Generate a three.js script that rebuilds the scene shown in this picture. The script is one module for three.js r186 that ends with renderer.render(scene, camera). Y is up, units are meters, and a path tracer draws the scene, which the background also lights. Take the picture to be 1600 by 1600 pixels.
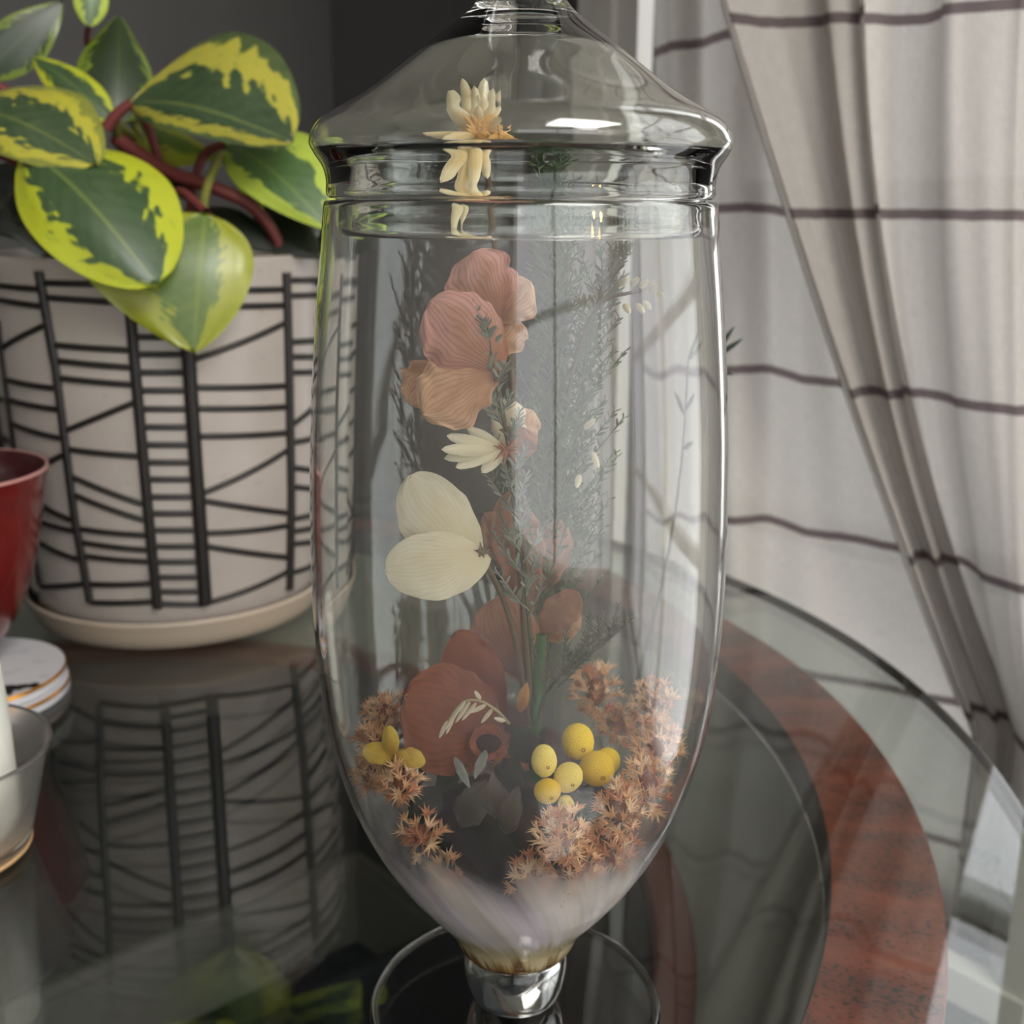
import * as THREE from 'three';
import { mergeGeometries } from 'three/addons/utils/BufferGeometryUtils.js';
import { RoundedBoxGeometry } from 'three/addons/geometries/RoundedBoxGeometry.js';
import { ParametricGeometry } from 'three/addons/geometries/ParametricGeometry.js';
import { RectAreaLightUniformsLib } from 'three/addons/lights/RectAreaLightUniformsLib.js';
import { ImprovedNoise } from 'three/addons/math/ImprovedNoise.js';

/* ------------------------------------------------------------ camera, sky, lights, exposure */
const T = 0.75;                                     // table top
const scene = new THREE.Scene();
const renderer = new THREE.WebGLRenderer({ antialias: true });
renderer.toneMapping = THREE.LinearToneMapping;
renderer.toneMappingExposure = 1.92;
renderer.shadowMap.enabled = true;
RectAreaLightUniformsLib.init();

const FPX = 1800, PITCH = Math.atan(480 / FPX), ROLL = 0.3 * Math.PI / 180;
const camera = new THREE.PerspectiveCamera(2 * Math.atan(800 / FPX) * 180 / Math.PI, 1, 0.02, 40);
const EYE = new THREE.Vector3(-0.0022, T + 0.29, 0.37);
const FWD = new THREE.Vector3(0, -Math.sin(PITCH), -Math.cos(PITCH));
const RIGHT0 = new THREE.Vector3(1, 0, 0), UP0 = new THREE.Vector3().crossVectors(RIGHT0, FWD);
const RIGHT = RIGHT0.clone().multiplyScalar(Math.cos(ROLL)).addScaledVector(UP0, Math.sin(ROLL));
const UPV = UP0.clone().multiplyScalar(Math.cos(ROLL)).addScaledVector(RIGHT0, -Math.sin(ROLL));
camera.position.copy(EYE);
camera.quaternion.setFromRotationMatrix(new THREE.Matrix4().makeBasis(RIGHT, UPV, FWD.clone().negate()));
camera.focus = 0.345;
camera.userData.fStop = 14;
scene.add(camera);

scene.background = new THREE.Color(1.4, 1.42, 1.45);   // plain bright overcast sky

// the room's own axes: x along the window wall, z along the dark wall, both from the corner
const CORNER = new THREE.Vector3(-0.223, 0, -1.116), TURN = -Math.atan2(0.75, 0.66);
const EV = new THREE.Vector3(0.66, 0, 0.75).normalize(), EU = new THREE.Vector3(-EV.z, 0, EV.x);
const room = (x, y, z) => CORNER.clone().addScaledVector(EV, x).addScaledVector(EU, z).setY(y);
const WINDOWS = [[0.52, 0.935, 0.45, 2.15], [1.24, 2.95, 0.3, 2.35]];   // x0, x1, y0, y1 in the window wall
function daylight(x0, x1, y0, y1, strength) {        // sky light entering through one window, set just outside its panes
  const l = new THREE.RectAreaLight(new THREE.Color(0.98, 0.985, 0.985), strength, x1 - x0, y1 - y0);
  l.position.copy(room((x0 + x1) / 2, (y0 + y1) / 2, -0.13));
  l.lookAt(room((x0 + x1) / 2, (y0 + y1) / 2, 1));
  l.rotateY(Math.PI);                                // a rect light shines along its -z
  l.name = 'daylight'; scene.add(l);
}
daylight(...WINDOWS[0], 7.6);
daylight(...WINDOWS[1], 4.8);
{                                                     // an unseen round ceiling lamp, added to brighten everything, just in front of its glowing shade
  const l = new THREE.RectAreaLight(new THREE.Color(1.0, 0.985, 0.96), 7.0, 1.1, 1.1);
  l.position.copy(room(2.62, 2.415, 0.72)); l.rotation.x = -Math.PI / 2; l.name = 'added_ceiling_lamp'; scene.add(l);
}
const SIDE_WINDOW = [0.3, 2.9, 0.3, 2.35];            // z0, z1, y0, y1 in the wall to the right, behind the camera
{
  const [z0, z1, y0, y1] = SIDE_WINDOW, l = new THREE.RectAreaLight(new THREE.Color(1.0, 0.98, 0.95), 0.5, z1 - z0, y1 - y0);
  l.position.copy(room(3.42, (y0 + y1) / 2, (z0 + z1) / 2)); l.lookAt(room(6, (y0 + y1) / 2, (z0 + z1) / 2)); l.name = 'daylight'; scene.add(l);
}

/* ------------------------------------------------------------ helpers */
let seed = 7;
const rnd = () => { seed = (seed * 1664525 + 1013904223) >>> 0; return seed / 4294967296; };
const rr = (a, b) => a + (b - a) * rnd();
const V = (x, y, z) => new THREE.Vector3(x, y, z);
const noiseGen = new ImprovedNoise();
const noise = (x, y, z = 0.5) => noiseGen.noise(x, y, z);
const fbm = (x, y, z = 0.5, n = 4) => { let s = 0, a = 0.5; for (let i = 0; i < n; i++) { s += a * noise(x, y, z + i * 7.3); x *= 2; y *= 2; a *= 0.5; } return s; };
const sst = (a, b, x) => { const t = Math.min(1, Math.max(0, (x - a) / (b - a))); return t * t * (3 - 2 * t); };
const lerp = (a, b, t) => a + (b - a) * t;
const mix3 = (a, b, t) => [lerp(a[0], b[0], t), lerp(a[1], b[1], t), lerp(a[2], b[2], t)];

// where the line of sight through a pixel of the photograph crosses a plane: used to read real places off the picture
function sight(x, y) { return FWD.clone().addScaledVector(RIGHT, (x - 800) / FPX).addScaledVector(UPV, -(y - 800) / FPX); }
function atZ(x, y, z) { const d = sight(x, y); return EYE.clone().addScaledVector(d, (z - EYE.z) / d.z); }
function atY(x, y, h) { const d = sight(x, y); return EYE.clone().addScaledVector(d, (h - EYE.y) / d.y); }

function tex(w, h, f, srgb = true) {                 // f(u, v) -> [r, g, b(, a)] in 0..1, sRGB
  const d = new Uint8Array(w * h * 4);
  for (let j = 0; j < h; j++) for (let i = 0; i < w; i++) {
    const c = f((i + 0.5) / w, (j + 0.5) / h), k = (j * w + i) * 4;
    for (let q = 0; q < 3; q++) d[k + q] = Math.max(0, Math.min(255, c[q] * 255));
    d[k + 3] = c.length > 3 ? Math.max(0, Math.min(255, c[3] * 255)) : 255;
  }
  const t = new THREE.DataTexture(d, w, h);
  t.wrapS = t.wrapT = THREE.RepeatWrapping; t.magFilter = THREE.LinearFilter; t.minFilter = THREE.LinearMipmapLinearFilter; t.generateMipmaps = true;
  if (srgb) t.colorSpace = THREE.SRGBColorSpace;
  t.needsUpdate = true;
  return t;
}
const std = (o) => new THREE.MeshStandardMaterial(o), phy = (o) => new THREE.MeshPhysicalMaterial(o);
const used = new Map();
function numbered(name) { const n = used.get(name) ?? 0; used.set(name, n + 1); return n ? `${name}_${String(n).padStart(3, '0')}` : name; }
function setup(m) { m.castShadow = true; m.receiveShadow = true; return m; }
function thing(name, label, category, pos = V(0, 0, 0), group) {
  const o = new THREE.Group(); o.name = numbered(name); o.position.copy(pos); scene.add(o);
  o.userData = { label, category }; if (group) o.userData.group = group;
  return o;
}
function part(name, geo, mat, parent, label) {
  const m = setup(new THREE.Mesh(geo, mat)); m.name = numbered(name); parent.add(m);
  if (label) m.userData.label = label;
  return m;
}
function struct(name, geo, mat) { const m = setup(new THREE.Mesh(geo, mat)); m.name = name; m.userData.kind = 'structure'; m.position.copy(CORNER); m.rotation.y = TURN; scene.add(m); return m; }
function box(x0, x1, y0, y1, z0, z1) { const g = new THREE.BoxGeometry(x1 - x0, y1 - y0, z1 - z0); g.translate((x0 + x1) / 2, (y0 + y1) / 2, (z0 + z1) / 2); return g; }
function lathe(pts, seg = 96) { return new THREE.LatheGeometry(pts.map(([r, y]) => new THREE.Vector2(Math.max(r, 1e-5), y)), seg); }
function smoothProfile(pts, n) { return new THREE.CatmullRomCurve3(pts.map(([r, y]) => V(r, y, 0)), false, 'centripetal').getPoints(n).map((p) => [Math.max(p.x, 0), p.y]); }
function tube(pts, r, seg = 24, rad = 6) { return new THREE.TubeGeometry(new THREE.CatmullRomCurve3(pts, false, 'centripetal'), seg, r, rad, false); }
function taperTube(pts, r0, r1, seg = 20, rad = 6) {
  const c = new THREE.CatmullRomCurve3(pts, false, 'centripetal'), g = new THREE.TubeGeometry(c, seg, 1, rad, false), p = g.attributes.position, n = g.attributes.normal;
  for (let i = 0; i <= seg; i++) { const q = c.getPointAt(i / seg), r = lerp(r0, r1, i / seg); for (let j = 0; j <= rad; j++) { const k = i * (rad + 1) + j; p.setXYZ(k, q.x + n.getX(k) * r, q.y + n.getY(k) * r, q.z + n.getZ(k) * r); } }
  return g;
}

/* ------------------------------------------------------------ materials of the room */
const grain = tex(256, 256, (u, v) => { const n = 0.5 + 0.5 * fbm(u * 40, v * 40, 2, 3); return [n, n, n]; }, false);
const darkWall = std({ color: new THREE.Color(0x454443), roughness: 0.85, bumpMap: grain, bumpScale: 0.0006 });
const paleWall = std({ color: new THREE.Color(0xb9b4ab), roughness: 0.9 });
const greyPaint = std({ color: new THREE.Color(0x85827d), roughness: 0.5 });
const whitePaint = std({ color: new THREE.Color(0xc9c6c0), roughness: 0.5 });
const carpetTex = tex(512, 512, (u, v) => { const n = noise(u * 160, v * 160, 3) * 0.5 + fbm(u * 30, v * 30, 9) * 0.6; const k = 0.5 + n; return mix3([0.06, 0.07, 0.10], [0.21, 0.23, 0.28], Math.max(0, Math.min(1, k))); });
const carpet = std({ map: carpetTex, roughness: 0.95 });
carpetTex.repeat.set(6, 6);

/* ------------------------------------------------------------ room shell */
const RX = 3.3, RZ = 3.4, RY = 2.5, TH = 0.14;
struct('floor', box(-TH, RX + TH, -0.1, 0, -TH, RZ + TH), carpet);
struct('ceiling', box(-TH, RX + TH, RY, RY + 0.1, -TH, RZ + TH), std({ color: 0xd8d5cf, roughness: 0.95 }));
struct('wall_left', box(-TH, 0, 0, RY, -TH, RZ), darkWall);
{
  const [a, b] = WINDOWS, gs = [box(0, a[0], 0, RY, -TH, 0), box(a[1], b[0], 0, RY, -TH, 0), box(b[1], RX, 0, RY, -TH, 0)];
  for (const w of WINDOWS) gs.push(box(w[0], w[1], 0, w[2], -TH, 0), box(w[0], w[1], w[3], RY, -TH, 0));
  struct('wall_right', mergeGeometries(gs), darkWall);
}
{
  const [z0, z1, y0, y1] = SIDE_WINDOW;
  struct('wall_back', mergeGeometries([box(RX, RX + TH, 0, RY, -TH, z0), box(RX, RX + TH, 0, RY, z1, RZ), box(RX, RX + TH, 0, y0, z0, z1), box(RX, RX + TH, y1, RY, z0, z1)]), paleWall);
}
struct('wall_front', box(-TH, RX + TH, 0, RY, RZ, RZ + TH), paleWall);
struct('baseboard_left', mergeGeometries([box(0, 0.014, 0, 0.118, 0, RZ), box(0, 0.009, 0.118, 0.135, 0, RZ)]), greyPaint);
struct('baseboard_right', mergeGeometries([box(0, RX, 0, 0.118, 0, 0.014), box(0, RX, 0.118, 0.135, 0, 0.009)]), greyPaint);
const paneGlass = phy({ color: 0xffffff, transmission: 1, roughness: 0, thickness: 0, ior: 1.5 });
WINDOWS.forEach(([x0, x1, y0, y1], k) => {
  const w = new THREE.Group(); w.name = `window_${k + 1}`; w.userData.kind = 'structure'; w.position.copy(CORNER); w.rotation.y = TURN; scene.add(w);
  const c = 0.075, f = 0.035;
  part('casing', mergeGeometries([box(x0 - c, x0, y0, y1 + c, 0, 0.02), box(x0 - c * 0.62, x0 - c * 0.34, y0, y1, 0.02, 0.027), box(x1, x1 + (k ? c : 0.02), y0, y1 + c, 0, 0.018), box(x0, x1, y1, y1 + c, 0, 0.02)]), whitePaint, w);
  part('window_sill', box(x0 - c, x1 + (k ? c : 0.02), y0 - 0.03, y0, -0.06, 0.022), whitePaint, w);
  part('window_frame', mergeGeometries([box(x0, x0 + f * 0.4, y0, y1, -0.1, -0.05), box(x1 - f * 0.4, x1, y0, y1, -0.1, -0.05), box(x0, x1, y0, y0 + f, -0.1, -0.05), box(x0, x1, y1 - f, y1, -0.1, -0.05)]), whitePaint, w);
  const nx = k ? 3 : 1, ys = [0.75, 1.05, 1.4, 1.78];
  for (let i = 1; i < nx; i++) part('muntin', box(lerp(x0, x1, i / nx) - 0.014, lerp(x0, x1, i / nx) + 0.014, y0, y1, -0.095, -0.06), whitePaint, w);
  for (const y of ys) part('muntin', box(x0, x1, y - 0.012, y + 0.012, -0.094, -0.061), whitePaint, w);
  const yy = [y0, ...ys, y1];
  for (let i = 0; i < nx; i++) for (let j = 0; j < yy.length - 1; j++) part('pane', new THREE.PlaneGeometry((x1 - x0) / nx, yy[j + 1] - yy[j]).translate(lerp(x0, x1, (i + 0.5) / nx), (yy[j] + yy[j + 1]) / 2, -0.078), paneGlass, w);
});

{
  const w = new THREE.Group(); w.name = 'window_3'; w.userData.kind = 'structure'; w.position.copy(CORNER); w.rotation.y = TURN; scene.add(w);
  const [z0, z1, y0, y1] = SIDE_WINDOW, x = RX, zm = (z0 + z1) / 2, ym = (y0 + y1) / 2;
  part('casing', mergeGeometries([box(x - 0.02, x, y0, y1 + 0.08, z0 - 0.08, z0), box(x - 0.02, x, y0, y1 + 0.08, z1, z1 + 0.08), box(x - 0.02, x, y1, y1 + 0.08, z0, z1)]), whitePaint, w);
  part('window_sill', box(x - 0.04, x + 0.06, y0 - 0.03, y0, z0 - 0.08, z1 + 0.08), whitePaint, w);
  part('muntin', box(x + 0.06, x + 0.1, y0, y1, zm - 0.03, zm + 0.03), whitePaint, w);
  part('muntin', box(x + 0.06, x + 0.1, ym - 0.02, ym + 0.02, z0, z1), whitePaint, w);
  for (const [a, b] of [[z0, zm], [zm, z1]]) for (const [c, d] of [[y0, ym], [ym, y1]]) part('pane', new THREE.PlaneGeometry(b - a, d - c).rotateY(Math.PI / 2).translate(x + 0.08, (c + d) / 2, (a + b) / 2), paneGlass, w);
}

/* ------------------------------------------------------------ curtains: cloth lofted over vertical folds */
const linenTex = tex(1024, 1024, (u, v) => {           // one repeat: 0.256 m wide, 0.128 m tall, one woven stripe
  const th = 0.5 + 0.5 * Math.sin(u * 1024 * 0.9), tv = 0.5 + 0.5 * Math.sin(v * 1024 * 0.8);
  const sl = noise(u * 300, v * 14, 4) * 0.6 + noise(u * 18, v * 260, 8) * 0.5;
  let k = 0.86 + 0.05 * (th + tv - 1) + 0.07 * sl;
  let c = [0.83 * k, 0.81 * k, 0.785 * k];
  const d = Math.abs(v - 0.5 + 0.006 * noise(u * 20, 1, 5)) * 0.128;
  const s = 1 - sst(0.0027, 0.0042, d);
  return mix3(c, [0.43 * k, 0.38 * k, 0.385 * k], s * 0.92);
});
const linen = phy({ map: linenTex, roughness: 0.95, transmission: 0.36, thickness: 0, side: THREE.DoubleSide, specularIntensity: 0.2 });
const STRIPE0 = T + 0.285;                              // height of one stripe
function curtain(rails, zs, yTop, yBot, sag = 0) {
  // rails: [x at pixel row 0, 550, 1100], zs: depth of each rail in the world
  const n = rails.length, cols = (n - 1) * 10 + 1, rows = 90;
  const pts = rails.map(([a, b, c], i) => {
    const P = [atZ(a, 0, zs[i]), atZ(b, 550, zs[i]), atZ(c, 1100, zs[i])];
    return (y) => {                                    // the rail's x at a height: a parabola within what the photo shows, straight beyond it
      const [p0, p1, p2] = P, f = (h) => {
        const l0 = (h - p1.y) * (h - p2.y) / ((p0.y - p1.y) * (p0.y - p2.y)), l1 = (h - p0.y) * (h - p2.y) / ((p1.y - p0.y) * (p1.y - p2.y)), l2 = (h - p0.y) * (h - p1.y) / ((p2.y - p0.y) * (p2.y - p1.y));
        return p0.x * l0 + p1.x * l1 + p2.x * l2;
      };
      const lo = p2.y - 0.03, hi = p0.y + 0.05;
      if (y < lo) return f(lo);
      if (y > hi) return f(hi) + (f(hi) - f(hi - 0.02)) / 0.02 * 0.25 * (1 - Math.exp(-(y - hi) / 0.25));
      return f(y);
    };
  });
  const cr = (p0, p1, p2, p3, t) => 0.5 * (2 * p1 + (p2 - p0) * t + (2 * p0 - 5 * p1 + 4 * p2 - p3) * t * t + (3 * p1 - p0 - 3 * p2 + p3) * t * t * t);
  const pos = [], uv = [], idx = [];
  for (let j = 0; j <= rows; j++) {
    const y = lerp(yBot, yTop, j / rows), xs = pts.map((f) => f(y));
    let run = 0, last = null;
    for (let i = 0; i < cols; i++) {
      const s = i / 10, k = Math.min(n - 2, Math.floor(s)), t = s - k, g = (a, q) => a[Math.max(0, Math.min(n - 1, q))];
      const x = cr(g(xs, k - 1), g(xs, k), g(xs, k + 1), g(xs, k + 2), t), z = cr(g(zs, k - 1), g(zs, k), g(zs, k + 1), g(zs, k + 2), t) + 0.004 * noise(s * 1.3, y * 3, 11);
      if (last) run += Math.hypot(x - last[0], z - last[1]);
      last = [x, z];
      pos.push(x, y, z); uv.push(run / 0.256, (y - STRIPE0) / 0.128 + 0.5 + sag * Math.sin(s * 1.1 + 1));
      if (j && i) { const a = j * cols + i; idx.push(a - cols - 1, a - cols, a, a - cols - 1, a, a - 1); }
    }
  }
  const g = new THREE.BufferGeometry();
  g.setAttribute('position', new THREE.Float32BufferAttribute(pos, 3)); g.setAttribute('uv', new THREE.Float32BufferAttribute(uv, 2)); g.setIndex(idx); g.computeVertexNormals();
  return g;
}
{
  const a = thing('curtain', 'striped linen curtain panel hanging behind the jar, next to the white window casing', 'curtain');
  part('cloth', curtain([[1022, 1030, 1040], [1050, 1060, 1075], [1095, 1100, 1110], [1140, 1140, 1150], [1190, 1200, 1200], [1240, 1250, 1260], [1275, 1310, 1340], [1305, 1350, 1420], [1330, 1385, 1500], [1350, 1410, 1580]],
    [-0.63, -0.585, -0.60, -0.57, -0.58, -0.555, -0.545, -0.52, -0.49, -0.455], 2.2, 0.03, 0.03), linen, a);
  const b = thing('curtain', 'striped linen curtain panel in front, with a slanting edge and upright folds', 'curtain');
  part('cloth', curtain([[1130, 1302, 1500], [1139, 1312, 1508], [1168, 1328, 1518], [1220, 1346, 1528], [1278, 1362, 1536], [1296, 1372, 1541], [1345, 1390, 1550], [1400, 1424, 1560], [1450, 1454, 1567], [1470, 1480, 1573], [1478, 1490, 1577], [1530, 1536, 1592], [1585, 1575, 1606], [1604, 1598, 1622], [1612, 1606, 1630]],
    [-0.475, -0.469, -0.484, -0.488, -0.482, -0.466, -0.468, -0.477, -0.468, -0.447, -0.432, -0.417, -0.407, -0.405, -0.42], 2.2, 0.03, 0.0), linen, b);
  part('hem', tube([0, 150, 310, 430, 550, 680, 830, 980, 1100].map((y) => { const t = y / 1100; return atZ(1130 * (1 - t) * (1 - 2 * t) + 1302 * 4 * t * (1 - t) + 1500 * t * (2 * t - 1), y, -0.4735); }), 0.0022, 60, 6), linen, b, 'stitched leading edge');
}

/* ------------------------------------------------------------ table */
const TC = V(-0.315, 0, -0.22);
const woodTex = tex(1024, 256, (u, v) => {              // 0.39 m of the ring's run: the figure goes across it, with dark pores
  const g = fbm(u * 22, v * 2.2, 3, 4), f = noise(u * 150, v * 9, 6), m = noise(u * 260, v * 60, 1), sp = fbm(u * 120, v * 40, 9, 2);
  let c = mix3([0.44, 0.165, 0.115], [0.69, 0.33, 0.22], Math.max(0, Math.min(1, 0.55 + g * 1.1 + f * 0.2)));
  return mix3(c, [0.13, 0.07, 0.065], Math.min(0.85, sst(0.12, 0.45, m * 0.6 + sp * 0.8 - g * 0.5) * 0.8));
});
woodTex.repeat.set(8, 1);
const redWood = phy({ map: woodTex, roughness: 0.38, clearcoat: 0.25, clearcoatRoughness: 0.3 });
const darkOrShadedWood = std({ color: 0x1d1413, roughness: 0.55 });  // dark wood of the legs; on the ring's inner face it paints shade
{
  const t = thing('round_table', 'round glass-topped table on a red-stained wooden ring frame, carrying the jar and the plant', 'table', V(TC.x, 0, TC.z));
  const R = 0.5745, E = 0.008;
  const pane = phy({ color: 0xe4e8e5, transmission: 1, roughness: 0.0, thickness: 0, ior: 1.52 });
  const top = part('glass_top', mergeGeometries([new THREE.CircleGeometry(R - 0.001, 160).rotateX(-Math.PI / 2).translate(0, T, 0), new THREE.CircleGeometry(R - 0.001, 160).rotateX(Math.PI / 2).translate(0, T - E, 0)]), pane, t);
  part('polished_edge', lathe([[R - 0.0012, T - E], [R - 0.0004, T - E + 0.001], [R, T - E / 2], [R - 0.0004, T - 0.001], [R - 0.0012, T]], 200), phy({ color: 0x2c302e, roughness: 0.12, clearcoat: 1 }), top, 'dark polished glass edge');
  const ring = (r0, r1, y0, y1, c = 0.003) => lathe([[r0, y0 + c], [r0 + c, y0], [r1 - c, y0], [r1, y0 + c], [r1, y1 - c], [r1 - c, y1], [r0 + c, y1], [r0, y1 - c], [r0, y0 + c]], 200);
  part('wooden_ring', lathe([[0.4765, T - 0.0095], [0.5235, T - 0.0095], [0.525, T - 0.0115], [0.525, T - 0.03]], 200), redWood, t, 'red-stained wooden ring');
  part('ring_inner_face', lathe([[0.525, T - 0.031], [0.475, T - 0.031], [0.4752, T - 0.0115], [0.4764, T - 0.0096]], 200), darkOrShadedWood, t, 'inner face of the ring with its shade painted dark');
  part('apron', lathe([[0.395, T - 0.112], [0.42, T - 0.112], [0.475, T - 0.032]], 160), std({ color: 0xa5a199, roughness: 0.7 }), t);
  part('lower_ring', ring(0.394, 0.417, T - 0.116, T - 0.1), std({ color: 0x6e3a30, roughness: 0.5 }), t, 'red-brown lower ring');
  for (let k = 0; k < 4; k++) {
    const a = (k + 2 / 3) * Math.PI / 2, leg = lathe(smoothProfile([[0.02, 0], [0.024, 0.05], [0.03, 0.3], [0.036, 0.5], [0.042, T - 0.117]], 20), 24);
    leg.translate(0.405 * Math.cos(a), 0, 0.405 * Math.sin(a)); part('leg', leg, darkOrShadedWood, t);
  }
}

/* ------------------------------------------------------------ the lidded glass jar */
const OUT = [[0.0190, 0.0262], [0.0215, 0.030], [0.0240, 0.036], [0.0284, 0.042], [0.0334, 0.048], [0.0380, 0.054], [0.0424, 0.060], [0.0461, 0.066], [0.0496, 0.072], [0.0526, 0.078], [0.0553, 0.084], [0.0577, 0.090], [0.0598, 0.096], [0.0615, 0.102], [0.0631, 0.108], [0.0645, 0.114], [0.0656, 0.120], [0.0664, 0.126], [0.0671, 0.132], [0.0680, 0.144], [0.0685, 0.156], [0.0687, 0.168], [0.0686, 0.180], [0.0684, 0.192], [0.0680, 0.204], [0.0675, 0.216], [0.0667, 0.228], [0.0657, 0.240], [0.0646, 0.252], [0.0634, 0.264], [0.0620, 0.276], [0.0611, 0.285], [0.0606, 0.2895]];
const WALL = 0.002;
const inner = (h) => {                                  // inside radius of the bowl at height h above the table
  if (h < 0.0282) return 0;
  for (let i = 1; i < OUT.length; i++) if (h <= OUT[i][1]) { const t = (h - OUT[i - 1][1]) / (OUT[i][1] - OUT[i - 1][1]); return Math.max(0, lerp(OUT[i - 1][0], OUT[i][0], t) - WALL - Math.max(0, 0.05 - h) * 0.1); }
  return 0.0578;
};
const clearGlass = phy({ color: 0xfbfdfa, transmission: 1, roughness: 0.0, thickness: 0.003, ior: 1.5 });
const jar = thing('glass_jar', 'tall clear footed glass jar full of dried flowers, standing on the glass table', 'jar', V(0, T, 0));
{
  const o = smoothProfile(OUT, 90), ins = [];
  for (let i = 0; i <= 70; i++) { const h = lerp(0.2885, 0.0288, Math.pow(i / 70, 0.8)); ins.push([inner(h), h]); }
  const rim = [[0.0604, 0.2905], [0.0597, 0.2911], [0.0588, 0.2909], [0.0582, 0.2902]];
  part('bowl', lathe([[0, 0.0262], ...o, ...rim, ...ins, [0.01, 0.0280], [0, 0.0278]], 160), clearGlass, jar);
  part('stem', lathe(smoothProfile([[0, 0.0261], [0.0165, 0.0261], [0.0184, 0.0235], [0.0189, 0.0195], [0.0184, 0.0145], [0.0172, 0.0095], [0.0155, 0.0062], [0.0125, 0.0046], [0.006, 0.0041], [0, 0.0040]], 60), 96), clearGlass, jar);
  part('foot', lathe([[0, 0.0002], [0.05, 0.0002], [0.0533, 0.0007], [0.0541, 0.0016], [0.0536, 0.0026], [0.051, 0.003], [0.03, 0.0034], [0.016, 0.00385], [0, 0.0039]], 128), clearGlass, jar);
}
const lid = thing('jar_lid', 'clear glass cone lid with a rolled rim, seated on top of the tall jar', 'lid', V(0, T, 0));
{
  const o = smoothProfile([[0.0556, 0.2812], [0.0562, 0.2825], [0.0562, 0.2905], [0.0568, 0.2916], [0.0588, 0.2918], [0.0596, 0.2932], [0.0595, 0.2965], [0.0603, 0.3005], [0.0628, 0.3045], [0.0642, 0.3075], [0.0639, 0.3102], [0.0620, 0.3135], [0.0590, 0.3158], [0.0524, 0.3192], [0.0443, 0.3240], [0.0366, 0.3300], [0.0287, 0.3360], [0.0203, 0.3420], [0.0150, 0.3462], [0.0128, 0.3492], [0.0122, 0.353], [0.0126, 0.357], [0.016, 0.362], [0.0205, 0.370], [0.0215, 0.378], [0.0185, 0.387], [0.011, 0.393], [0, 0.395]], 140);
  for (let q = 0; q < 14; q++) for (let k = 2; k < o.length - 2; k++) if (o[k][1] > 0.3085 && o[k][1] < 0.35 && o[k][0] > 0.012) o[k] = [(o[k - 1][0] + 2 * o[k][0] + o[k + 1][0]) / 4, (o[k - 1][1] + 2 * o[k][1] + o[k + 1][1]) / 4];
  // the inside keeps the wall's thickness from the neck down to the rolled rim, then the solid collar
  const a = o.findIndex(([r, y]) => y > 0.3052 && r > 0.06), b = o.findIndex(([, y]) => y > 0.3425), ins = [];
  for (let k = b; k >= a; k -= 1) {
    const [r0, y0] = o[k - 1], [r1, y1] = o[k + 1], l = Math.hypot(r1 - r0, y1 - y0), w = 0.0010 + 0.0014 * sst(0.335, 0.343, o[k][1]);
    ins.push([o[k][0] - (y1 - y0) / l * w, o[k][1] + (r1 - r0) / l * w]);
  }
  const i = [[0, ins[0][1] + 0.0012], [ins[0][0] * 0.6, ins[0][1] + 0.0009], ...ins, ...smoothProfile([ins[ins.length - 1], [0.0592, 0.3034], [0.0566, 0.3], [0.0548, 0.2955], [0.0541, 0.289], [0.0539, 0.2825], [0.0543, 0.2812], [0.055, 0.2808], [0.0556, 0.2812]], 40).slice(1)];
  part('dome', lathe([...i, ...o], 160), clearGlass, lid);
  const dust = tex(512, 128, (u, v) => { const x = Math.cos(u * 6.283) * 2, y = Math.sin(u * 6.283) * 2, a = 0.10 + 0.16 * fbm(x * 1.5, y * 1.5 + v * 3, 4, 4) + 0.1 * Math.max(0, -Math.sin(u * 6.283)); return [a, a, a]; }, false);
  part('dusty_film', lathe(ins.map(([r, y]) => [Math.max(0.001, r - 0.0004), y - 0.0003]), 128), phy({ color: 0xd8d4c4, alphaMap: dust, transparent: true, roughness: 0.95, side: THREE.DoubleSide, specularIntensity: 0.1 }), lid, 'faint dust on the inside of the lid').userData.kind = 'stuff';
}

/* ------------------------------------------------------------ leaves and petals */
function blade(B, Tip, N, wl, wr, o = {}) {
  // a leaf or petal: along u from B to Tip, across v; wl and wr are its half widths to either side of the midrib
  const { bend = 0.1, cup = 0.15, a = 0.8, b = 0.85, ruffle = 0, nu = 22, nv = 12, twist = 0, tip = 0, fr = 7 } = o;
  const axis = Tip.clone().sub(B), L = axis.length(); axis.normalize();
  const n0 = N.clone().addScaledVector(axis, -N.dot(axis)).normalize(), side0 = new THREE.Vector3().crossVectors(n0, axis).normalize();
  const sd = o.seed ?? rr(0, 99), g = new ParametricGeometry((u, q, out) => {
    const v = q * 2 - 1, w = Math.pow(Math.max(0, Math.sin(Math.PI * Math.pow(u, a))), b) * (1 - tip * u * u * u), ang = twist * (u - 0.5);
    const n = n0.clone().applyAxisAngle(axis, ang), s = side0.clone().applyAxisAngle(axis, ang);
    const half = (v < 0 ? wl : wr) * w * (1 + ruffle * 0.55 * noise(u * fr, v < 0 ? 3 : 8, sd) * Math.abs(v));
    const lift = bend * L * Math.sin(Math.PI * u) * (1 - 0.3 * u) - cup * (wl + wr) * 0.5 * v * v * w + ruffle * (wl + wr) * 0.35 * v * v * noise(u * fr, v * 2, sd + 4);
    out.copy(B).addScaledVector(axis, L * u).addScaledVector(s, v * half).addScaledVector(n, lift);
  }, nu, nv);
  return g;
}
const camN = (p, up = 0.3, right = 0.1) => EYE.clone().sub(p).normalize().add(V(right, up, 0)).normalize();

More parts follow.
